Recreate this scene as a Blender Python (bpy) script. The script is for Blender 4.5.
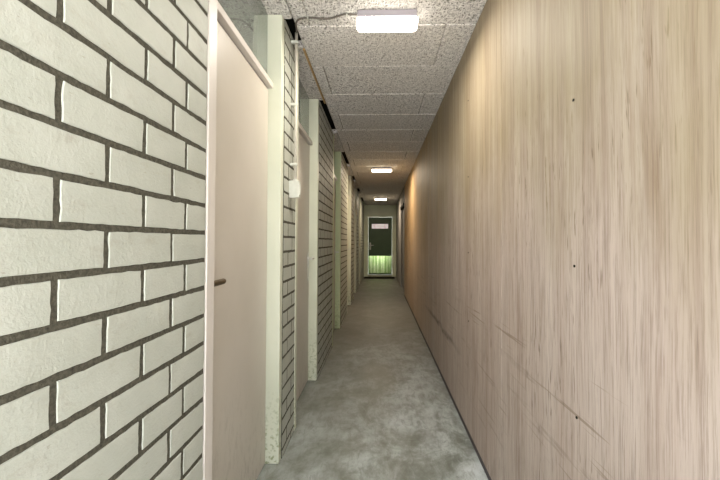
import bpy, bmesh, math, random
from mathutils import Vector, Matrix, noise

for o in list(bpy.data.objects):
    bpy.data.objects.remove(o)
SC = bpy.context.scene
COL = SC.collection

# ------------------------------------------------------------------ camera
cam_d = bpy.data.cameras.new('camera')
cam_d.sensor_width = 36.0
cam_d.lens = 371.0 * 36.0 / 720.0
YAW, PITCH, ROLL = 0.030, 0.018, 0.004      # radians: a little to the left, a little up
cam_d.shift_x = -(19.5 - 371.0 * math.tan(YAW)) / 720.0
cam_d.shift_y = (1.5 - 371.0 * math.tan(PITCH)) / 720.0
cam_d.clip_start = 0.02
cam = bpy.data.objects.new('camera', cam_d)
COL.objects.link(cam)
cam.location = (0, 0, 1.2)
cam.rotation_euler = (Matrix.Rotation(YAW, 3, 'Z') @ Matrix.Rotation(math.pi / 2 + PITCH, 3, 'X') @ Matrix.Rotation(ROLL, 3, 'Z')).to_euler()
SC.camera = cam

# ------------------------------------------------------------------ world: a bright overcast garden outside the open end
WORLD_STRENGTH = 7.2
LAMP_STRENGTH = 11.0
LAMP_WATTS = 15.0
LAMP_COLOR = (1.0, 0.92, 0.82)         # the nearest lamp
LAMP_COLOR_WARM = (1.0, 0.83, 0.62)    # the two lamps farther in
W = bpy.data.worlds.new('garden_daylight')
SC.world = W
W.use_nodes = True
nt = W.node_tree
nt.nodes.clear()
out = nt.nodes.new('ShaderNodeOutputWorld')
bg = nt.nodes.new('ShaderNodeBackground')
bg.inputs['Strength'].default_value = WORLD_STRENGTH
tc = nt.nodes.new('ShaderNodeTexCoord')
sep = nt.nodes.new('ShaderNodeSeparateXYZ')
nt.links.new(tc.outputs['Generated'], sep.inputs[0])
nz = nt.nodes.new('ShaderNodeTexNoise')
nz.inputs['Scale'].default_value = 7.0
nz.inputs['Detail'].default_value = 4.0
nt.links.new(tc.outputs['Generated'], nz.inputs['Vector'])
ma = nt.nodes.new('ShaderNodeMath')
ma.operation = 'MULTIPLY_ADD'
ma.inputs[1].default_value = 0.35
nt.links.new(nz.outputs['Fac'], ma.inputs[0])
nt.links.new(sep.outputs['Z'], ma.inputs[2])
rp = nt.nodes.new('ShaderNodeValToRGB')
nt.links.new(ma.outputs[0], rp.inputs[0])
cr = rp.color_ramp
cr.elements[0].position = 0.0
cr.elements[0].color = (1.9, 1.86, 1.84, 1)  # ground glow raised above the sky, added to brighten the ceiling
cr.elements[1].position = 0.42
cr.elements[1].color = (0.93, 0.96, 1.06, 1)
e = cr.elements.new(0.12)
e.color = (0.62, 0.64, 0.56, 1)
e = cr.elements.new(0.28)
e.color = (0.52, 0.58, 0.46, 1)
nt.links.new(rp.outputs[0], bg.inputs['Color'])
nt.links.new(bg.outputs[0], out.inputs[0])

SC.view_settings.view_transform = 'Standard'
SC.view_settings.look = 'None'
SC.view_settings.gamma = 1.0
SC.view_settings.use_curve_mapping = False
SC.view_settings.exposure = 0.06

# ------------------------------------------------------------------ measures (metres; x right, y along the corridor, z up)
XB = -0.535      # face of the brick piers
XD = -0.610      # face of the doors
XR = 0.550       # face of the plywood
ZC = 2.445       # underside of the ceiling slabs
YB = -0.40       # open end of the corridor, behind the camera
YE = 12.70       # end wall
DOORS = [(1.127, 2.055), (2.345, 3.255), (4.235, 5.155), (6.135, 7.060), (7.760, 8.700), (9.550, 10.500)]

# ------------------------------------------------------------------ helpers
def srgb(r, g, b):
    def f(c):
        c /= 255.0
        return c / 12.92 if c <= 0.04045 else ((c + 0.055) / 1.055) ** 2.4
    return (f(r), f(g), f(b), 1.0)


def obj(name, mesh, mats, parent=None, smooth=False):
    if isinstance(mesh, bmesh.types.BMesh):
        bm = mesh
        bmesh.ops.recalc_face_normals(bm, faces=bm.faces)
        mesh = bpy.data.meshes.new(name)
        bm.to_mesh(mesh)
        bm.free()
    if not isinstance(mats, (list, tuple)):
        mats = [mats]
    for m in mats:
        mesh.materials.append(m)
    if smooth:
        for p in mesh.polygons:
            p.use_smooth = True
    o = bpy.data.objects.new(name, mesh)
    COL.objects.link(o)
    if parent is not None:
        o.parent = parent
        o.location = -Vector(parent['_base']) if '_base' in parent else (0, 0, 0)
    return o


def tag(o, label, cat, group=None, kind=None):
    o['label'] = label
    o['category'] = cat
    if group:
        o['group'] = group
    if kind:
        o['kind'] = kind
    return o


def empty(name, loc):
    o = bpy.data.objects.new(name, None)
    COL.objects.link(o)
    o.location = loc
    o.empty_display_size = 0.1
    return o


def add_box(bm, x0, x1, y0, y1, z0, z1, bev=0.0, seg=2, mat=0):
    r = bmesh.ops.create_cube(bm, size=1.0)
    vs = r['verts']
    for v in vs:
        v.co = Vector(((x0 + x1) / 2 + v.co.x * (x1 - x0), (y0 + y1) / 2 + v.co.y * (y1 - y0), (z0 + z1) / 2 + v.co.z * (z1 - z0)))
    fs = set(f for v in vs for f in v.link_faces)
    for f in fs:
        f.material_index = mat
    if bev > 0:
        es = list(set(e for v in vs for e in v.link_edges))
        bmesh.ops.bevel(bm, geom=es, offset=bev, segments=seg, profile=0.5, affect='EDGES', clamp_overlap=True)


def box(x0, x1, y0, y1, z0, z1, bev=0.0, seg=2):
    bm = bmesh.new()
    add_box(bm, x0, x1, y0, y1, z0, z1, bev, seg)
    return bm


def add_tube(bm, pts, r, n=10):
    pts = [Vector(p) for p in pts]
    rings = []
    for i, p in enumerate(pts):
        t = (pts[min(i + 1, len(pts) - 1)] - pts[max(i - 1, 0)]).normalized()
        a = Vector((0, 0, 1)) if abs(t.z) < 0.9 else Vector((0, 1, 0))
        u = t.cross(a).normalized()
        w = t.cross(u).normalized()
        rings.append([bm.verts.new(p + u * r * math.cos(k * 2 * math.pi / n) + w * r * math.sin(k * 2 * math.pi / n)) for k in range(n)])
    for a, b in zip(rings, rings[1:]):
        for k in range(n):
            bm.faces.new((a[k], a[(k + 1) % n], b[(k + 1) % n], b[k]))
    bm.faces.new(rings[0])
    bm.faces.new(rings[-1][::-1])


def add_prism_x(bm, prof, x0, x1, taper=0.0, segs=1):
    """closed (y, z) outline swept along x"""
    a = [bm.verts.new((x0 , y, z)) for y, z in prof]
    b = [bm.verts.new((x1 , y, z)) for y, z in prof]
    n = len(prof)
    for k in range(n):
        bm.faces.new((a[k], a[(k + 1) % n], b[(k + 1) % n], b[k]))
    bm.faces.new(a[::-1])
    bm.faces.new(b)


# ------------------------------------------------------------------ materials
class M:
    """a small wrapper for building node materials"""
    def __init__(self, name, rough=0.6, spec=0.5, metal=0.0):
        self.m = bpy.data.materials.new(name)
        self.m.use_nodes = True
        self.t = self.m.node_tree
        self.b = self.t.nodes['Principled BSDF']
        self.b.inputs['Roughness'].default_value = rough
        self.b.inputs['Specular IOR Level'].default_value = spec
        self.b.inputs['Metallic'].default_value = metal
        self.tc = self.t.nodes.new('ShaderNodeTexCoord')

    def n(self, typ, **kw):
        nd = self.t.nodes.new(typ)
        for k, v in kw.items():
            setattr(nd, k, v)
        return nd

    def link(self, a, b):
        self.t.links.new(a, b)

    def coords(self, scale=(1, 1, 1), loc=(0, 0, 0), rot=(0, 0, 0)):
        mp = self.n('ShaderNodeMapping')
        mp.inputs['Scale'].default_value = scale
        mp.inputs['Location'].default_value = loc
        mp.inputs['Rotation'].default_value = rot
        self.link(self.tc.outputs['Object'], mp.inputs['Vector'])
        return mp.outputs[0]

    def noise(self, scale, vec=None, detail=4, rough=0.55, dist=0.0):
        nd = self.n('ShaderNodeTexNoise')
        nd.inputs['Scale'].default_value = scale
        nd.inputs['Detail'].default_value = detail
        nd.inputs['Roughness'].default_value = rough
        nd.inputs['Distortion'].default_value = dist
        self.link(vec if vec is not None else self.tc.outputs['Object'], nd.inputs['Vector'])
        return nd.outputs['Fac']

    def ramp(self, fac, stops, interp='LINEAR'):
        nd = self.n('ShaderNodeValToRGB')
        r = nd.color_ramp
        r.interpolation = interp
        while len(r.elements) < len(stops):
            r.elements.new(0.5)
        for el, (p, c) in zip(r.elements, stops):
            el.position = p
            el.color = c if isinstance(c, tuple) else (c, c, c, 1)
        self.link(fac, nd.inputs[0])
        return nd.outputs[0]

    def math(self, op, a, b=None, clamp=False):
        nd = self.n('ShaderNodeMath', operation=op)
        nd.use_clamp = clamp
        for i, v in enumerate((a, b)):
            if v is None:
                continue
            if isinstance(v, (int, float)):
                nd.inputs[i].default_value = v
            else:
                self.link(v, nd.inputs[i])
        return nd.outputs[0]

    def mix(self, fac, a, b, blend='MIX'):
        nd = self.n('ShaderNodeMix', data_type='RGBA', blend_type=blend)
        for i, v in ((0, fac), (6, a), (7, b)):
            if isinstance(v, (int, float, tuple)):
                nd.inputs[i].default_value = v
            else:
                self.link(v, nd.inputs[i])
        return nd.outputs[2]

    def axis(self, k):
        s = self.n('ShaderNodeSeparateXYZ')
        self.link(self.tc.outputs['Object'], s.inputs[0])
        return s.outputs[k]

    def color(self, c):
        if isinstance(c, tuple):
            self.b.inputs['Base Color'].default_value = c
        else:
            self.link(c, self.b.inputs['Base Color'])

    def bump(self, h, dist=0.002, strength=1.0):
        nd = self.n('ShaderNodeBump')
        nd.inputs['Distance'].default_value = dist
        nd.inputs['Strength'].default_value = strength
        self.link(h, nd.inputs['Height'])
        self.link(nd.outputs[0], self.b.inputs['Normal'])


def paint(name, c, c2, rough=0.45, algae=0.0, scuff=0.0):
    m = M(name, rough)
    base = m.mix(m.ramp(m.noise(3.0), [(0.35, 0.0), (0.7, 1.0)]), c, c2)
    if algae:
        z = m.axis(2)
        fall = m.ramp(m.math('ADD', z, m.math('MULTIPLY', m.noise(6, detail=6), 0.5)), [(0.28, 1.0), (0.75, 0.0)])
        spots = m.ramp(m.noise(45, detail=5), [(0.50, 0.0), (0.62, 1.0)])
        base = m.mix(m.math('MULTIPLY', m.math('MULTIPLY', spots, fall), algae), base, srgb(120, 130, 85))
    if scuff:
        z = m.axis(2)
        fall = m.ramp(m.math('ADD', z, m.math('MULTIPLY', m.noise(3, detail=5), 0.7)), [(0.45, 1.0), (1.1, 0.0)])
        marks = m.ramp(m.noise(14, m.coords((1, 2.5, 1.0), rot=(0.9, 0, 0)), detail=8, rough=0.7), [(0.50, 0.0), (0.68, 1.0)])
        base = m.mix(m.math('MULTIPLY', m.math('MULTIPLY', marks, fall), scuff), base, srgb(135, 128, 112))
    m.color(base)
    m.bump(m.noise(120, detail=3), 0.0006, 0.5)
    return m.m


def mat_brick():
    m = M('white_painted_brick', 0.55, 0.35)
    a = m.noise(9, detail=6)
    base = m.mix(m.ramp(a, [(0.3, 0.0), (0.75, 1.0)]), srgb(172, 174, 163), srgb(160, 163, 151))
    per = m.noise(2.6, m.coords((1, 1, 3.2)), detail=1)
    base = m.mix(m.ramp(per, [(0.45, 0.0), (0.7, 0.45)]), base, srgb(157, 159, 147))
    chips = m.ramp(m.noise(55, m.coords((1, 0.55, 1.6), rot=(0.35, 0, 0)), detail=6, rough=0.65), [(0.665, 0.0), (0.72, 1.0)])
    base = m.mix(m.math('MULTIPLY', chips, 0.55), base, srgb(128, 124, 108))
    smear = m.noise(13, m.coords((1, 0.7, 1.5), loc=(0, 4, 0)), detail=8, rough=0.72)
    base = m.mix(m.ramp(smear, [(0.54, 0.0), (0.70, 0.5)]), base, srgb(148, 145, 132))
    m.color(base)
    h = m.math('ADD', m.noise(160, detail=4), m.math('MULTIPLY', m.noise(28, detail=5), 1.5))
    m.bump(h, 0.0018, 0.8)
    return m.m


def mat_mortar():
    m = M('dark_grey_mortar', 0.95, 0.2)
    m.color(m.ramp(m.noise(140, detail=5), [(0.3, srgb(58, 56, 47)), (0.75, srgb(90, 87, 75))]))
    m.bump(m.noise(260, detail=4), 0.003, 0.9)
    return m.m


def mat_plywood():
    m = M('raw_plywood', 0.62, 0.3)
    warp = m.noise(1.3, m.coords((1, 1.5, 0.6)), detail=3)
    # vertical figure, bent slightly by a slow warp
    mp = m.n('ShaderNodeVectorMath', operation='ADD')
    cmb = m.n('ShaderNodeCombineXYZ')
    m.link(m.math('MULTIPLY', warp, 0.05), cmb.inputs[1])
    m.link(m.tc.outputs['Object'], mp.inputs[0])
    m.link(cmb.outputs[0], mp.inputs[1])
    def v(scale):
        q = m.n('ShaderNodeMapping')
        q.inputs['Scale'].default_value = scale
        m.link(mp.outputs[0], q.inputs['Vector'])
        return q.outputs[0]
    broad = m.noise(1.0, v((1, 7.0, 0.45)), detail=3)
    mid = m.noise(1.0, v((1, 30.0, 0.8)), detail=7, rough=0.72)
    fine = m.noise(1.0, v((1, 230.0, 6.0)), detail=5, rough=0.7)
    dark = m.noise(1.0, v((1, 11.0, 1.1)), detail=6, rough=0.68, dist=0.25)
    base = m.mix(m.ramp(broad, [(0.33, 0.0), (0.68, 1.0)]), srgb(200, 188, 178), srgb(182, 165, 153))
    base = m.mix(m.ramp(mid, [(0.47, 0.0), (0.72, 0.40)]), base, srgb(134, 112, 97))
    base = m.mix(m.ramp(mid, [(0.28, 0.4), (0.42, 0.0)]), base, srgb(206, 196, 190))
    base = m.mix(m.ramp(fine, [(0.48, 0.0), (0.68, 0.65)]), base, srgb(112, 92, 78))
    base = m.mix(m.ramp(dark, [(0.55, 0.0), (0.72, 0.6)]), base, srgb(132, 106, 88))
    # short dark flecks in the grain
    fl = m.noise(1.0, v((1, 120.0, 11.0)), detail=2)
    reg = m.noise(2.2, m.coords((1, 1.4, 0.7)), detail=2)
    base = m.mix(m.math('MULTIPLY', m.ramp(fl, [(0.63, 0.0), (0.70, 0.85)]), m.ramp(reg, [(0.42, 0.15), (0.6, 1.0)])), base, srgb(92, 72, 54))
    # greenish darker tone high on the panels, some tan bloom
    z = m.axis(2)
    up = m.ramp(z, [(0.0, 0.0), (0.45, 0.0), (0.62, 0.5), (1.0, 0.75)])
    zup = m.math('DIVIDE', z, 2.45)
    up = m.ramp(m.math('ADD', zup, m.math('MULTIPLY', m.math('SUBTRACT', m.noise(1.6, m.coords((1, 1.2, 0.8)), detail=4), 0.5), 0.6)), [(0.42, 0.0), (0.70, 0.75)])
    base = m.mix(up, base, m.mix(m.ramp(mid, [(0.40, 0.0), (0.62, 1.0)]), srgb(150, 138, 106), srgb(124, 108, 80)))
    # panels farther from the open end turn honey coloured, more so higher up
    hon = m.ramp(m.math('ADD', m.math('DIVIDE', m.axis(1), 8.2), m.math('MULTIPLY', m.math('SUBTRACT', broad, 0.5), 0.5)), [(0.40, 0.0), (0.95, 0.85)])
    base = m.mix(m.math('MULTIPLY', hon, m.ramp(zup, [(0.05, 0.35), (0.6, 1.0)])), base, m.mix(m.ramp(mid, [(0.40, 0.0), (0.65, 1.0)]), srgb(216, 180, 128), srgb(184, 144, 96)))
    # rubbed dirty marks along the wall at knee height and slanting scratches
    s1 = m.noise(1.0, m.coords((1, 0.9, 15), rot=(0.10, 0, 0)), detail=7, rough=0.72)
    band = m.ramp(z, [(0.0, 0.25), (0.14, 0.5), (0.36, 0.95), (0.52, 0.9), (0.78, 0.35), (0.98, 0.0)])
    base = m.mix(m.math('MULTIPLY', m.ramp(s1, [(0.58, 0.0), (0.70, 0.65)]), band), base, srgb(112, 96, 80))
    s2 = m.noise(1.0, m.coords((1, 1.8, 60), rot=(-0.42, 0, 0)), detail=3, rough=0.6)
    band2 = m.ramp(z, [(0.2, 0.0), (0.4, 1.0), (0.85, 1.0), (0.97, 0.0)])
    base = m.mix(m.math('MULTIPLY', m.ramp(s2, [(0.645, 0.0), (0.70, 0.65)]), band2), base, srgb(128, 110, 92))
    # one dark rub about 0.45 m up, tapering along the wall
    yy = m.axis(1)
    core = m.math('ABSOLUTE', m.math('SUBTRACT', m.math('ADD', z, m.math('MULTIPLY', m.math('SUBTRACT', m.noise(4, detail=5), 0.5), 0.10)), 0.44))
    rub = m.math('MULTIPLY', m.ramp(core, [(0.0, 1.0), (0.035, 0.0)]), m.ramp(m.math('DIVIDE', yy, 8.0), [(0.31, 0.0), (0.38, 1.0), (0.50, 0.8), (0.58, 0.0)]))
    rub = m.math('MULTIPLY', rub, m.ramp(m.noise(1.0, m.coords((1, 7, 30)), detail=6), [(0.38, 0.3), (0.55, 0.85)]))
    base = m.mix(rub, base, srgb(76, 66, 56))
    m.color(base)
    m.bump(m.math('ADD', fine, m.math('MULTIPLY', mid, 0.6)), 0.0008, 0.5)
    return m.m


def mat_concrete():
    m = M('polished_concrete', 0.42, 0.45)
    a = m.noise(2.1, m.coords((1, 0.8, 1)), detail=9, rough=0.66, dist=1.4)
    b = m.noise(6.5, detail=8, rough=0.7, dist=0.6)
    c = m.math('ADD', m.math('MULTIPLY', a, 0.62), m.math('MULTIPLY', b, 0.38))
    base = m.ramp(c, [(0.33, srgb(82, 86, 78)), (0.45, srgb(128, 134, 126)), (0.55, srgb(174, 181, 177)), (0.70, srgb(206, 213, 213))])
    # pale smeared trowel patches
    sm = m.noise(1.5, m.coords((1.3, 0.75, 1), loc=(3, 1, 0), rot=(0, 0, 0.5)), detail=6, rough=0.6, dist=2.2)
    base = m.mix(m.ramp(sm, [(0.50, 0.0), (0.68, 0.42)]), base, srgb(200, 204, 203))
    gr = m.noise(16, m.coords((1.6, 0.6, 1), rot=(0, 0, -0.6)), detail=9, rough=0.75, dist=0.8)
    base = m.mix(m.ramp(gr, [(0.40, 0.4), (0.50, 0.0)]), base, srgb(104, 103, 92))
    base = m.mix(m.ramp(gr, [(0.54, 0.0), (0.68, 0.3)]), base, srgb(206, 209, 207))
    sp = m.noise(120, detail=3)
    base = m.mix(m.ramp(sp, [(0.60, 0.0), (0.75, 0.5)]), base, srgb(96, 92, 84))
    # darker brown tone along the inner stretch of the corridor
    y = m.axis(1)
    far = m.ramp(m.math('ADD', m.math('DIVIDE', y, 13.0), m.math('MULTIPLY', m.math('SUBTRACT', m.noise(1.4, detail=5), 0.5), 0.35)), [(0.13, 0.0), (0.42, 0.82)])
    # darker toward the doors, lighter along the plywood
    side = m.ramp(m.math('ADD', m.math('ADD', m.axis(0), 0.5), m.math('MULTIPLY', m.math('SUBTRACT', m.noise(1.7, detail=6, dist=0.8), 0.5), 1.3)), [(0.15, 0.5), (0.75, 0.0)])
    base = m.mix(side, base, srgb(104, 107, 94))
    base = m.mix(far, base, srgb(88, 83, 72))
    m.color(base)
    m.link(m.ramp(a, [(0.35, 0.42), (0.65, 0.62)]), m.b.inputs['Roughness'])
    m.bump(m.noise(40, detail=6, rough=0.65), 0.0012, 0.35)
    return m.m


def mat_woodwool():
    m = M('wood_wool_cement', 0.95, 0.15)
    w = m.noise(9, detail=2)
    mp = m.n('ShaderNodeVectorMath', operation='ADD')
    cmb = m.n('ShaderNodeCombineXYZ')
    m.link(m.math('MULTIPLY', w, 0.06), cmb.inputs[0])
    m.link(m.math('MULTIPLY', m.noise(11, detail=2), 0.06), cmb.inputs[1])
    m.link(m.tc.outputs['Object'], mp.inputs[0])
    m.link(cmb.outputs[0], mp.inputs[1])
    def v(scale, rot=(0, 0, 0)):
        q = m.n('ShaderNodeMapping')
        q.inputs['Scale'].default_value = scale
        q.inputs['Rotation'].default_value = rot
        m.link(mp.outputs[0], q.inputs['Vector'])
        return q.outputs[0]
    f1 = m.noise(1.0, v((135, 40, 70), (0, 0, 0.6)), detail=3, rough=0.6)
    f2 = m.noise(1.0, v((42, 135, 70), (0, 0, -0.35)), detail=3, rough=0.6)
    f = m.math('MAXIMUM', f1, f2)
    base = m.ramp(f, [(0.43, srgb(92, 89, 84)), (0.505, srgb(190, 187, 181)), (0.60, srgb(224, 221, 215)), (0.74, srgb(244, 241, 235))])  # cavity shade of the pits between fibres is painted into the colour
    big = m.noise(3.0, detail=3)
    base = m.mix(m.ramp(big, [(0.35, 0.0), (0.7, 0.3)]), base, srgb(204, 199, 190))
    m.color(base)
    m.bump(f, 0.005, 0.6)
    return m.m


def plain(name, c, rough=0.5, metal=0.0, spec=0.5, var=0.08, scale=20):
    m = M(name, rough, spec, metal)
    dark = tuple(x * (1 - var * 2) for x in c[:3]) + (1.0,)
    m.color(m.mix(m.ramp(m.noise(scale, detail=4), [(0.3, 0.0), (0.7, 1.0)]), c, dark))
    return m.m


def mat_glass():
    m = M('dusty_glass', 0.03, 0.5)
    m.b.inputs['Transmission Weight'].default_value = 0.78
    m.b.inputs['IOR'].default_value = 1.5
    m.color(srgb(205, 214, 206))
    return m.m


def mat_lamp(col):
    m = M('lit_opal_plastic', 0.4)
    m.color(srgb(245, 243, 238))
    m.b.inputs['Emission Color'].default_value = col + (1.0,)
    m.b.inputs['Emission Strength'].default_value = LAMP_STRENGTH
    return m.m


def mat_kick():
    m = M('brushed_metal_painted_reflection', 0.16, 0.5, 1.0)
    m.color(m.mix(m.ramp(m.noise(1.0, m.coords((16, 1, 0.6)), detail=5), [(0.38, 0.0), (0.66, 1.0)]), srgb(200, 216, 168), srgb(128, 160, 88)))  # green garden reflection painted into the metal colour as streaks
    return m.m


MB = mat_brick()
MM = mat_mortar()
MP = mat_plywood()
MF = mat_concrete()
MC = mat_woodwool()
MPOST = paint('cream_green_gloss_paint', srgb(203, 205, 186), srgb(195, 198, 178), 0.4, algae=0.8)
MPOSTG = paint('pale_green_gloss', srgb(192, 200, 160), srgb(184, 192, 152), 0.4, algae=0.6)  # greener tint for the third door's posts
MLEAF = paint('cream_door_paint', srgb(187, 180, 168), srgb(180, 173, 160), 0.38, scuff=0.7)
MRAIL = paint('cream_rail_paint', srgb(196, 189, 180), srgb(188, 181, 172), 0.45)
MGLASS = mat_glass()
MDARK = plain('dark_void', srgb(38, 36, 32), 0.95, spec=0.1)
MSTORE = plain('store_room_plaster', srgb(120, 120, 112), 0.9)
MTRIM = plain('dark_purple_brown_strip', srgb(74, 66, 70), 0.6)
MGREY = plain('grey_plaster', srgb(150, 146, 142), 0.8, scale=6)
MBRONZE = plain('aged_bronze', srgb(98, 82, 58), 0.42, metal=0.6)
MALU = plain('satin_aluminium', srgb(205, 205, 198), 0.35, metal=0.8)
MPLAST = plain('off_white_plastic', srgb(196, 197, 186), 0.4)
MPVC = plain('cream_pvc', srgb(196, 190, 176), 0.45)
MCABLE = plain('grey_cable', srgb(98, 92, 83), 0.6)
MBATTEN = plain('tan_wood', srgb(176, 146, 96), 0.6)
MLAMP = mat_lamp(LAMP_COLOR)
MLAMPW = mat_lamp(LAMP_COLOR_WARM)
MBASE = plain('lamp_housing', srgb(158, 152, 157), 0.45, var=0.03)
MENDG = plain('dark_green_paint', srgb(54, 76, 42), 0.5, scale=5)
MENDF = paint('sage_frame_paint', srgb(208, 211, 184), srgb(198, 202, 174), 0.5)
MSILL = plain('pale_sill', srgb(176, 176, 150), 0.5)
MMAT = plain('dark_coir', srgb(36, 32, 26), 0.98, spec=0.1, var=0.25, scale=200)
MKICK = mat_kick()
MPANEL = M('frosted_lit_glass', 0.4)
MPANEL.color(MPANEL.ramp(MPANEL.noise(9, MPANEL.coords((1, 1, 0.6)), detail=4), [(0.42, srgb(238, 226, 226)), (0.62, srgb(190, 172, 178))]))
MPANEL.b.inputs['Emission Color'].default_value = srgb(238, 222, 222)
MPANEL.b.inputs['Emission Strength'].default_value = 0.45
MPANEL = MPANEL.m

# ------------------------------------------------------------------ setting: floor, roof, walls
o = obj('floor', box(-1.9, 0.7, YB - 0.6, YE + 0.25, -0.12, 0.0), MF)
tag(o, 'mottled polished grey concrete corridor floor', 'floor', kind='structure')

# wood-wool slabs, 0.5 m deep, butt joints alternating; the doorway recesses carry a filler strip of slab
bm = bmesh.new()
rs = random.Random(4)
XL = -0.490
row = 0
y = 2.115 - 0.5 * 6
while y < YE:
    y1 = min(y + 0.5, YE)
    cut = 0.38 if row % 2 == 0 else -0.405
    for (a, b) in ((XL, cut), (cut, XR + 0.004)):
        dz = rs.uniform(-0.0012, 0.0012)
        add_box(bm, a + 0.0015, b - 0.0015, max(y, YB) + 0.0018, y1 - 0.0018, ZC + dz, ZC + 0.05, 0.0055, 1)
    y += 0.5
    row += 1
for (a, b) in DOORS:
    add_box(bm, -0.70, XL - 0.004, a + 0.005, b - 0.005, ZC + 0.003, ZC + 0.05, 0.003, 1)
o = obj('ceiling', bm, MC)
tag(o, 'grey wood-wool cement slab ceiling with fine joints', 'ceiling', kind='structure')

bm = bmesh.new()
add_box(bm, -1.9, 0.75, YB, YE + 0.25, ZC + 0.14, ZC + 0.25)
add_box(bm, -0.66, XR + 0.06, YB - 0.02, YB, ZC - 0.01, ZC + 0.16)
o = obj('ceiling_deck', bm, MDARK)
tag(o, 'dark roof deck above the ceiling slabs', 'roof', kind='structure')


def brick_wall(name, y0, y1, first, label, seed, top=2.452, recess=0.0009, wob=0.0003):
    """running-bond wall of painted bricks, face at XB; first = (joint ys of even rows, joint ys of odd rows)"""
    rnd = random.Random(seed)
    V, F, MI = [], [], []
    def quad(a, b, c, d, mi):
        F.append((a, b, c, d)); MI.append(mi)
    # mortar body
    xm = XB - recess
    bx = [(xm - 0.10, y0, 0), (xm, y0, 0), (xm, y1, 0), (xm - 0.10, y1, 0)]
    n0 = len(V)
    V += [(x, yy, 0.0) for x, yy, _ in bx] + [(x, yy, top) for x, yy, _ in bx]
    for k in range(4):
        quad(n0 + k, n0 + (k + 1) % 4, n0 + 4 + (k + 1) % 4, n0 + 4 + k, 1)
    quad(n0 + 3, n0 + 2, n0 + 1, n0, 1)
    quad(n0 + 4, n0 + 5, n0 + 6, n0 + 7, 1)
    P, J = 0.0844, 0.0102 if seed == 1 else 0.0088
    z0 = 1.2247 - 15 * P
    rowi = -15
    z = z0
    while z < top - 0.01:
        js = first[rowi % 2]
        ys = [y0 - 0.004] + [j for j in js if y0 + 0.02 < j < y1 - 0.02] + [y1 + 0.004]
        za, zb = max(z + J / 2, 0.002), min(z + P - J / 2, top)
        if zb - za > 0.008:
            for a, b in zip(ys, ys[1:]):
                ya = a + (J / 2 if a > y0 else 0.004) + rnd.uniform(-0.0012, 0.0012)
                yb = b - (J / 2 if b < y1 else 0.004) + rnd.uniform(-0.0012, 0.0012)
                tilt = rnd.uniform(-0.0012, 0.0012)
                dx = rnd.uniform(-wob * 0.5, wob)
                nx = max(3, int((yb - ya) / 0.020) + 1)
                nzc = 6
                s = rnd.uniform(0, 900)
                grid = []
                for i in range(nx + 1):
                    colv = []
                    u = i / nx
                    for k in range(nzc + 1):
                        w = k / nzc
                        yy = ya + 0.003 + (yb - ya - 0.006) * u
                        zz = za + 0.003 + (zb - za - 0.006) * w + tilt * (u - 0.5) * 2
                        edge = (i in (0, nx)) or (k in (0, nzc))
                        p = noise.noise(Vector((s, yy * 55, zz * 55)))
                        q = noise.noise(Vector((s + 40, yy * 55, zz * 55)))
                        g = noise.noise(Vector((s + 80, yy * 14, zz * 20)))
                        xx = XB + dx + 0.0004 * g
                        if edge:
                            yy += 0.0024 * p * (1 if i in (0, nx) else 0.4)
                            zz += 0.0022 * q
                            xx -= 0.0004
                        V.append((xx, yy, zz))
                        colv.append(len(V) - 1)
                    grid.append(colv)
                for i in range(nx):
                    for k in range(nzc):
                        quad(grid[i][k], grid[i + 1][k], grid[i + 1][k + 1], grid[i][k + 1], 0)
                # skirt back into the mortar
                ring = [grid[i][0] for i in range(nx + 1)] + [grid[nx][k] for k in range(1, nzc + 1)] + \
                       [grid[i][nzc] for i in range(nx - 1, -1, -1)] + [grid[0][k] for k in range(nzc - 1, 0, -1)]
                cy, cz = (ya + yb) / 2, (za + zb) / 2
                mid, back = [], []
                for v in ring:
                    x, yy, zz = V[v]
                    oy = 0.0022 if yy > cy else -0.0022
                    oz = 0.0022 if zz > cz else -0.0022
                    oy = oy if abs(yy - cy) > (yb - ya) / 2 - 0.008 else 0
                    oz = oz if abs(zz - cz) > (zb - za) / 2 - 0.008 else 0
                    V.append((x - 0.0012, yy + oy * 0.5, zz + oz * 0.5)); mid.append(len(V) - 1)
                    V.append((xm - 0.004, yy + oy * 0.8, zz + oz * 0.8)); back.append(len(V) - 1)
                n = len(ring)
                for k in range(n):
                    k2 = (k + 1) % n
                    quad(ring[k2], ring[k], mid[k], mid[k2], 0)
                    quad(mid[k2], mid[k], back[k], back[k2], 0)
        z += P
        rowi += 1
    me = bpy.data.meshes.new(name)
    me.from_pydata(V, [], F)
    me.polygons.foreach_set('material_index', MI)
    me.update()
    o = obj(name, me, [MB, MM], smooth=True)
    try:
        me.set_sharp_from_angle(angle=math.radians(28))
    except Exception:
        pass
    tag(o, label, 'wall', kind='structure')
    return o


rowE = [1.008, 0.827] + [0.599 - 0.226 * k for k in range(0, 7)]
rowO = [0.942] + [0.712 - 0.226 * k for k in range(0, 7)]
rowE.sort(); rowO.sort()
brick_wall('wall_left_near', YB, DOORS[0][0], (rowE, rowO), 'white painted brick wall left of the nearest door', 1, recess=0.0024, wob=0.0008)
gaps = [(DOORS[i][1], DOORS[i + 1][0]) for i in range(len(DOORS) - 1)] + [(DOORS[-1][1], YE)]
names = ['narrow white brick pier carrying the pipe and switch box', 'white brick wall between the second and third doors',
         'white brick wall between the third and fourth doors', 'white brick wall between the fourth and fifth doors',
         'white brick wall between the fifth and sixth doors', 'brick wall left of the dark green end door']
for i, (a, b) in enumerate(gaps):
    if i == 0:
        je, jo = [a + 0.105], [a + 0.205]
    else:
        je = [a + 0.107 + 0.226 * k for k in range(12)]
        jo = [a + 0.220 + 0.226 * k for k in range(12)]
    brick_wall('wall_left_' + ['pier', 'second', 'third', 'fourth', 'fifth', 'end'][i], a, b, (je, jo), names[i], 20 + i)

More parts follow.
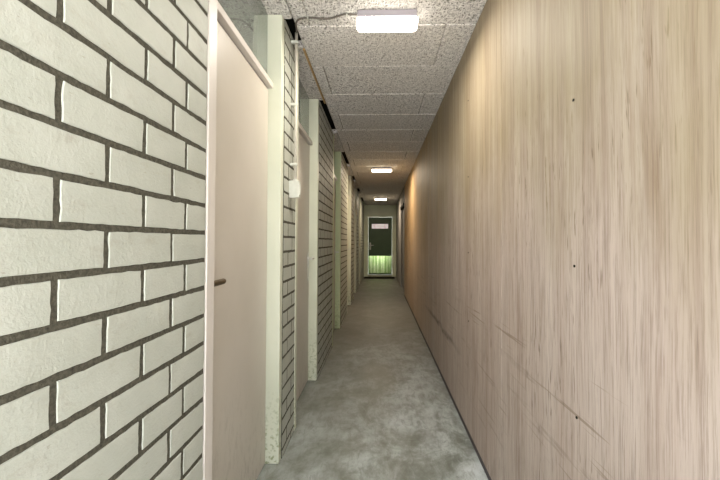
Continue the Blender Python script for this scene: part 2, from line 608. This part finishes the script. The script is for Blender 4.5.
o = obj('wall_left_back', box(-1.75, -1.65, YB, YE + 0.1, 0, ZC + 0.14), MSTORE)
tag(o, 'plain back wall of the store rooms', 'wall', kind='structure')
bm = bmesh.new()
add_box(bm, -1.65, -0.66, YB, YB + 0.08, 0, ZC + 0.14)
add_box(bm, -1.65, -0.66, YE + 0.02, YE + 0.10, 0, ZC + 0.14)
obj('wall_left_return', bm, MSTORE)
tag(bpy.data.objects['wall_left_return'], 'plain end wall of the store rooms', 'wall', kind='structure')

# plywood panels, 1.245 m wide with hairline joints
bm = bmesh.new()
rs = random.Random(9)
ye = [YB] + [0.447 + 1.245 * k for k in range(-0, 7)] + [8.20]
for a, b in zip(ye, ye[1:]):
    dx = rs.uniform(0, 0.0016)
    add_box(bm, XR + dx, XR + 0.06, a + 0.0012, b - 0.0012, 0.040, ZC + 0.10, 0.0012, 1)
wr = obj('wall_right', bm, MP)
tag(wr, 'long wall of raw pinkish plywood panels', 'wall', kind='structure')
for k, y in enumerate([1.06, 2.31]):
    for z in (0.713, 1.133, 1.604, 2.08):
        bm = bmesh.new()
        bmesh.ops.create_cone(bm, cap_ends=True, segments=10, radius1=0.0042, radius2=0.0034, depth=0.003)
        for v in bm.verts:
            v.co = Vector((XR - 0.0003 + v.co.z, y + (0.004 if z > 1 else -0.003) + v.co.x, z + v.co.y))
        obj('nail_head', bm, MDARK, wr)
o = obj('baseboard_right', box(XR + 0.003, XR + 0.055, YB, 8.20, 0.0, 0.040, 0.001, 1), MTRIM)
tag(o, 'thin dark strip under the plywood wall', 'baseboard', kind='structure')

# plastered stretch past the plywood, with a recessed grey door
bm = bmesh.new()
add_box(bm, XR + 0.02, XR + 0.14, 8.20, 8.58, 0, ZC + 0.10)
add_box(bm, XR + 0.02, XR + 0.14, 9.86, YE, 0, ZC + 0.10)
add_box(bm, XR + 0.02, XR + 0.14, 8.58, 9.86, 2.10, ZC + 0.10)
o = obj('wall_right_far', bm, MGREY)
tag(o, 'grey plaster wall beyond the plywood panels', 'wall', kind='structure')
d = empty('door_8', (XR + 0.05, 9.22, 0)); d['_base'] = d.location
tag(d, 'grey side door recessed in the right wall beyond the plywood', 'door', kind='structure')
obj('door_leaf', box(XR + 0.06, XR + 0.10, 8.63, 9.81, 0.01, 2.04, 0.002), MGREY, d)
obj('door_head', box(XR + 0.00, XR + 0.12, 8.58, 9.86, 2.04, 2.10, 0.002), MDARK, d)
for a in (8.58, 9.81):
    obj('door_jamb', box(XR + 0.025, XR + 0.12, a, a + 0.05, 0.0, 2.04, 0.002), MGREY, d)

# ------------------------------------------------------------------ the six storage doors on the left
def lever_near(bm, yc, z, sgn, rose=0.024, rad=0.009):
    """lever handle on the door face: rose, neck and a grip pointing along sgn*y"""
    r = bmesh.ops.create_cone(bm, cap_ends=True, segments=18, radius1=rose, radius2=rose - 0.002, depth=0.008)
    for v in r['verts']:
        v.co = Vector((XD + 0.004 + v.co.z, yc + v.co.x, z + v.co.y))
    pts = [(XD + 0.004, yc, z), (XD + 0.036, yc, z), (XD + 0.046, yc + sgn * 0.005, z), (XD + 0.050, yc + sgn * 0.016, z),
           (XD + 0.050, yc + sgn * 0.06, z), (XD + 0.049, yc + sgn * 0.118, z)]
    add_tube(bm, pts, rad, 12)


ORD = ['nearest', 'second', 'third', 'fourth', 'fifth', 'farthest']
for i, (a, b) in enumerate(DOORS):
    d = empty('door_%d' % (i + 1), (XD, (a + b) / 2, 0))
    d['_base'] = d.location
    tag(d, '%s cream storage door on the left with glass transom above' % ORD[i], 'door', kind='structure')
    mp = MPOSTG if i == 2 else MPOST
    p0, p1 = a + 0.006, b - 0.055
    obj('door_jamb', box(-0.680, XB + 0.002, p0, p0 + 0.055, 0.001, ZC + 0.0, 0.0035, 2), MRAIL if i == 0 else mp, d)
    obj('door_jamb', box(-0.680, XB - 0.003, p1, p1 + 0.053, 0.001, ZC + 0.0, 0.0035, 2), mp, d)
    q0, q1 = p0 + 0.055, p1
    # transom rail with a chamfered lower edge
    bm = bmesh.new()
    prof = [(-0.66, 2.032), (-0.588, 2.036), (-0.586, 2.038), (-0.586, 2.066), (-0.588, 2.069), (-0.606, 2.080), (-0.66, 2.080)]
    va = [bm.verts.new((x, q0, z)) for x, z in prof]
    vb = [bm.verts.new((x, q1, z)) for x, z in prof]
    for k in range(len(prof)):
        k2 = (k + 1) % len(prof)
        bm.faces.new((va[k], va[k2], vb[k2], vb[k]))
    bm.faces.new(va[::-1]); bm.faces.new(vb)
    obj('transom_rail', bm, MRAIL, d)
    obj('transom_glass', box(-0.623, -0.618, q0, q1, 2.080, ZC + 0.003), MGLASS, d)
    leaf = obj('door_leaf', box(XD - 0.04, XD, q0 + 0.003, q1 - 0.003, 0.008, 2.026, 0.002, 2), MLEAF, d)
    if i == 0:
        bm = bmesh.new()
        lever_near(bm, q0 + 0.015, 1.055, 1, 0.013, 0.0105)
        obj('door_lever', bm, MBRONZE, leaf, smooth=False)
    else:
        bm = bmesh.new()
        lever_near(bm, q1 - 0.05, 1.055, -1)
        lv = obj('door_lever', bm, MALU, leaf)
        bm = box(XD, XD + 0.006, q1 - 0.07, q1 - 0.03, 0.86, 1.10, 0.003, 2)
        add_tube(bm, [(XD + 0.004, q1 - 0.05, 0.96), (XD + 0.008, q1 - 0.05, 0.96)], 0.009, 12)
        obj('door_escutcheon', bm, MPLAST, leaf)

o = obj('trim_1', box(XL - 0.010, XL + 0.004, 2.36, 3.30, ZC - 0.009, ZC + 0.001, 0.002, 1), MBATTEN)
tag(o, 'thin tan wooden batten under the ceiling above the second door', 'trim', kind='structure')

# ------------------------------------------------------------------ end wall and the dark green door
bm = bmesh.new()
add_box(bm, -0.68, -0.435, YE, YE + 0.12, 0, ZC + 0.14)
add_box(bm, 0.48, 0.72, YE, YE + 0.12, 0, ZC + 0.14)
add_box(bm, -0.435, 0.48, YE, YE + 0.12, 2.09, ZC + 0.14)
o = obj('wall_end', bm, MENDF)
tag(o, 'sage grey end wall around the green door', 'wall', kind='structure')
d = empty('door_7', (0.02, YE, 0)); d['_base'] = d.location
tag(d, 'dark green end door with pale panel and metal kick plate', 'door', kind='structure')
obj('door_jamb', box(-0.435, -0.385, YE - 0.012, YE + 0.10, 0.0, 2.09, 0.003), MENDF, d)
obj('door_jamb', box(0.430, 0.480, YE - 0.012, YE + 0.10, 0.0, 2.09, 0.003), MENDF, d)
obj('door_head', box(-0.385, 0.430, YE - 0.012, YE + 0.10, 2.042, 2.09, 0.003), MENDF, d)
obj('door_sill', box(-0.385, 0.430, YE - 0.02, YE + 0.10, 0.0, 0.068, 0.004), MSILL, d)
leaf = obj('door_leaf', box(-0.382, 0.427, YE + 0.02, YE + 0.06, 0.072, 2.038, 0.003), MENDG, d)
fr = bmesh.new()
add_box(fr, -0.285, 0.312, YE + 0.008, YE + 0.022, 1.802, 1.822, 0.002)
add_box(fr, -0.285, 0.312, YE + 0.008, YE + 0.022, 1.625, 1.645, 0.002)
add_box(fr, -0.285, -0.264, YE + 0.008, YE + 0.022, 1.645, 1.802, 0.002)
add_box(fr, 0.291, 0.312, YE + 0.008, YE + 0.022, 1.645, 1.802, 0.002)
obj('window_bead', fr, MENDG, leaf)
obj('window_pane', box(-0.264, 0.291, YE + 0.012, YE + 0.021, 1.645, 1.802), MPANEL, leaf)
obj('kick_plate', box(-0.372, 0.417, YE + 0.014, YE + 0.021, 0.118, 0.712, 0.001, 1), MKICK, leaf)
bm = box(-0.338, -0.292, YE + 0.012, YE + 0.021, 0.915, 1.165, 0.003)
obj('door_escutcheon', bm, MPLAST, leaf)
bm = bmesh.new()
add_tube(bm, [(-0.315, YE + 0.02, 1.07), (-0.315, YE - 0.026, 1.07), (-0.305, YE - 0.034, 1.07), (-0.20, YE - 0.034, 1.07)], 0.010, 12)
obj('door_lever', bm, MALU, leaf)

# ------------------------------------------------------------------ things
def ceiling_lamp(loc, label, warm=True):
    root = empty('ceiling_lamp', (loc[0], loc[1], ZC))
    tag(root, label, 'lamp', 'oblong ceiling lamps along the corridor')
    # housing: a shallow tapered tray against the ceiling
    bm = bmesh.new()
    add_box(bm, -0.160, 0.160, -0.052, 0.052, -0.040, 0.0, 0.004, 2)
    for v in bm.verts:
        if v.co.z < -0.02:
            v.co.x *= 1.0
            v.co.y *= 1.04
    o1 = obj('housing', bm, MBASE, root)
    # opal cover: a trough with a rounded underside and rounded ends
    bm = bmesh.new()
    nu, nv = 26, 14
    rows = []
    for i in range(nu + 1):
        t = -1 + 2 * i / nu
        x = 0.166 * math.copysign(abs(t) ** 0.85, t)
        e = max(0.0, 1 - abs(t) ** 18) ** 0.5
        k = 0.72 + 0.28 * e
        r_ = []
        for j in range(nv + 1):
            a = math.pi * j / nv
            c, s = math.cos(a), math.sin(a)
            yy = -0.055 * k * math.copysign(abs(c) ** 0.45, c)
            zz = -0.040 - 0.034 * k * (abs(s) ** 0.55)
            r_.append(bm.verts.new((x, yy, zz)))
        rows.append(r_)
    for a, b in zip(rows, rows[1:]):
        for j in range(nv):
            bm.faces.new((a[j], a[j + 1], b[j + 1], b[j]))
    for r_ in rows:
        bm.faces.new((rows[0])) if False else None
    bm.faces.new(rows[0]); bm.faces.new(rows[-1][::-1])
    for a, b in zip(rows, rows[1:]):
        bm.faces.new((a[0], b[0], b[nv], a[nv]))
    obj('diffuser', bm, MLAMPW if warm else MLAMP, root, smooth=True)
    for sx in (-0.12, 0.12):
        obj('clip', box(sx - 0.006, sx + 0.006, -0.0555, -0.050, -0.034, -0.012, 0.001, 1), MBASE, root)
    ld = bpy.data.lights.new('lamp_light', 'AREA')
    ld.shape = 'RECTANGLE'
    ld.size, ld.size_y = 0.31, 0.09
    ld.energy = LAMP_WATTS * (1.35 if warm else 1.0)
    ld.color = LAMP_COLOR_WARM if warm else LAMP_COLOR
    lo = bpy.data.objects.new('lamp_light', ld)
    COL.objects.link(lo)
    lo.parent = root
    lo.location = (0, 0, -0.077)
    return root


ceiling_lamp((0.037, 2.02), 'lit oblong white ceiling lamp nearest the viewer, with grey cable beside it', False)
ceiling_lamp((0.034, 6.22), 'lit oblong ceiling lamp in the middle of the corridor, second of three')
ceiling_lamp((0.030, 10.50), 'lit oblong ceiling lamp closest to the dark green end door')

# surface cable from the near lamp to the wall pipe
pts = []
ctrl = [(-0.128, 2.0, 0.007), (-0.17, 1.998, 0.007), (-0.20, 1.996, 0.008), (-0.235, 2.005, 0.012), (-0.28, 2.022, 0.013), (-0.33, 2.026, 0.010),
        (-0.38, 2.020, 0.008), (-0.42, 2.022, 0.008), (-0.455, 2.035, 0.008), (-0.478, 2.07, 0.009), (-0.486, 2.12, 0.008), (-0.494, 2.165, 0.004), (-0.500, 2.185, -0.004)]
for i in range(len(ctrl) - 1):
    p0 = Vector(ctrl[max(i - 1, 0)]); p1 = Vector(ctrl[i]); p2 = Vector(ctrl[i + 1]); p3 = Vector(ctrl[min(i + 2, len(ctrl) - 1)])
    for s in range(5):
        t = s / 5
        pts.append(0.5 * ((2 * p1) + (p2 - p0) * t + (2 * p0 - 5 * p1 + 4 * p2 - p3) * t * t + (3 * p1 - p0 - 3 * p2 + p3) * t ** 3))
pts.append(Vector(ctrl[-1]))
bm = bmesh.new()
add_tube(bm, [(p.x, p.y, ZC - p.z) for p in pts], 0.005, 8)
cb = obj('surface_cable', bm, MCABLE, smooth=True)
tag(cb, 'thin grey cable looping across the ceiling from the nearest lamp', 'cable')
obj('cable_clip', box(-0.186, -0.178, 1.988, 2.008, ZC - 0.014, ZC - 0.0005, 0.002, 1), MPLAST, cb)
obj('cable_clip', box(-0.405, -0.397, 2.011, 2.031, ZC - 0.015, ZC - 0.0005, 0.002, 1), MPLAST, cb)

# upright pipe on the pier, held off the bricks by saddles, down to the switch box
px, py = -0.505, 2.203
bm = bmesh.new()
add_tube(bm, [(px, py, 1.555), (px, py, 2.0), (px, py, ZC + 0.012)], 0.0095, 14)
pipe = obj('conduit_pipe', bm, MPVC, smooth=True)
tag(pipe, 'thin cream vertical conduit pipe on the narrow brick pier', 'pipe')
for z in (1.66, 2.02, 2.40):
    bm = bmesh.new()
    add_box(bm, XB - 0.001, px - 0.004, py - 0.010, py + 0.010, z - 0.008, z + 0.008, 0.002, 1)
    add_box(bm, px - 0.013, px + 0.012, py - 0.0125, py + 0.0125, z - 0.008, z + 0.008, 0.003, 2)
    obj('pipe_saddle', bm, MPLAST, pipe)

sb = empty('switch_box', (XB, 2.20, 1.505)); sb['_base'] = sb.location
tag(sb, 'small off-white switch box at the foot of the cream pipe', 'switch')
obj('housing', box(XB - 0.001, -0.488, 2.176, 2.230, 1.458, 1.560, 0.0015, 2), MPLAST, sb)
obj('cover', box(-0.488, -0.478, 2.178, 2.228, 1.460, 1.558, 0.0015, 2), MPLAST, sb)
obj('rocker', box(-0.479, -0.4735, 2.188, 2.218, 1.478, 1.540, 0.002, 2), MPLAST, sb)
bm = bmesh.new()
add_tube(bm, [(px, py, 1.556), (px, py, 1.570)], 0.0125, 14)
obj('gland', bm, MPLAST, sb)

# mat in front of the end door
bm = box(-0.50, 0.50, 12.02, 12.60, 0.0, 0.014, 0.004, 1)
o = obj('door_mat', bm, MMAT)
tag(o, 'dark flat mat on the floor before the green end door', 'mat')

for o in bpy.data.objects:
    if '_base' in o:
        del o['_base']
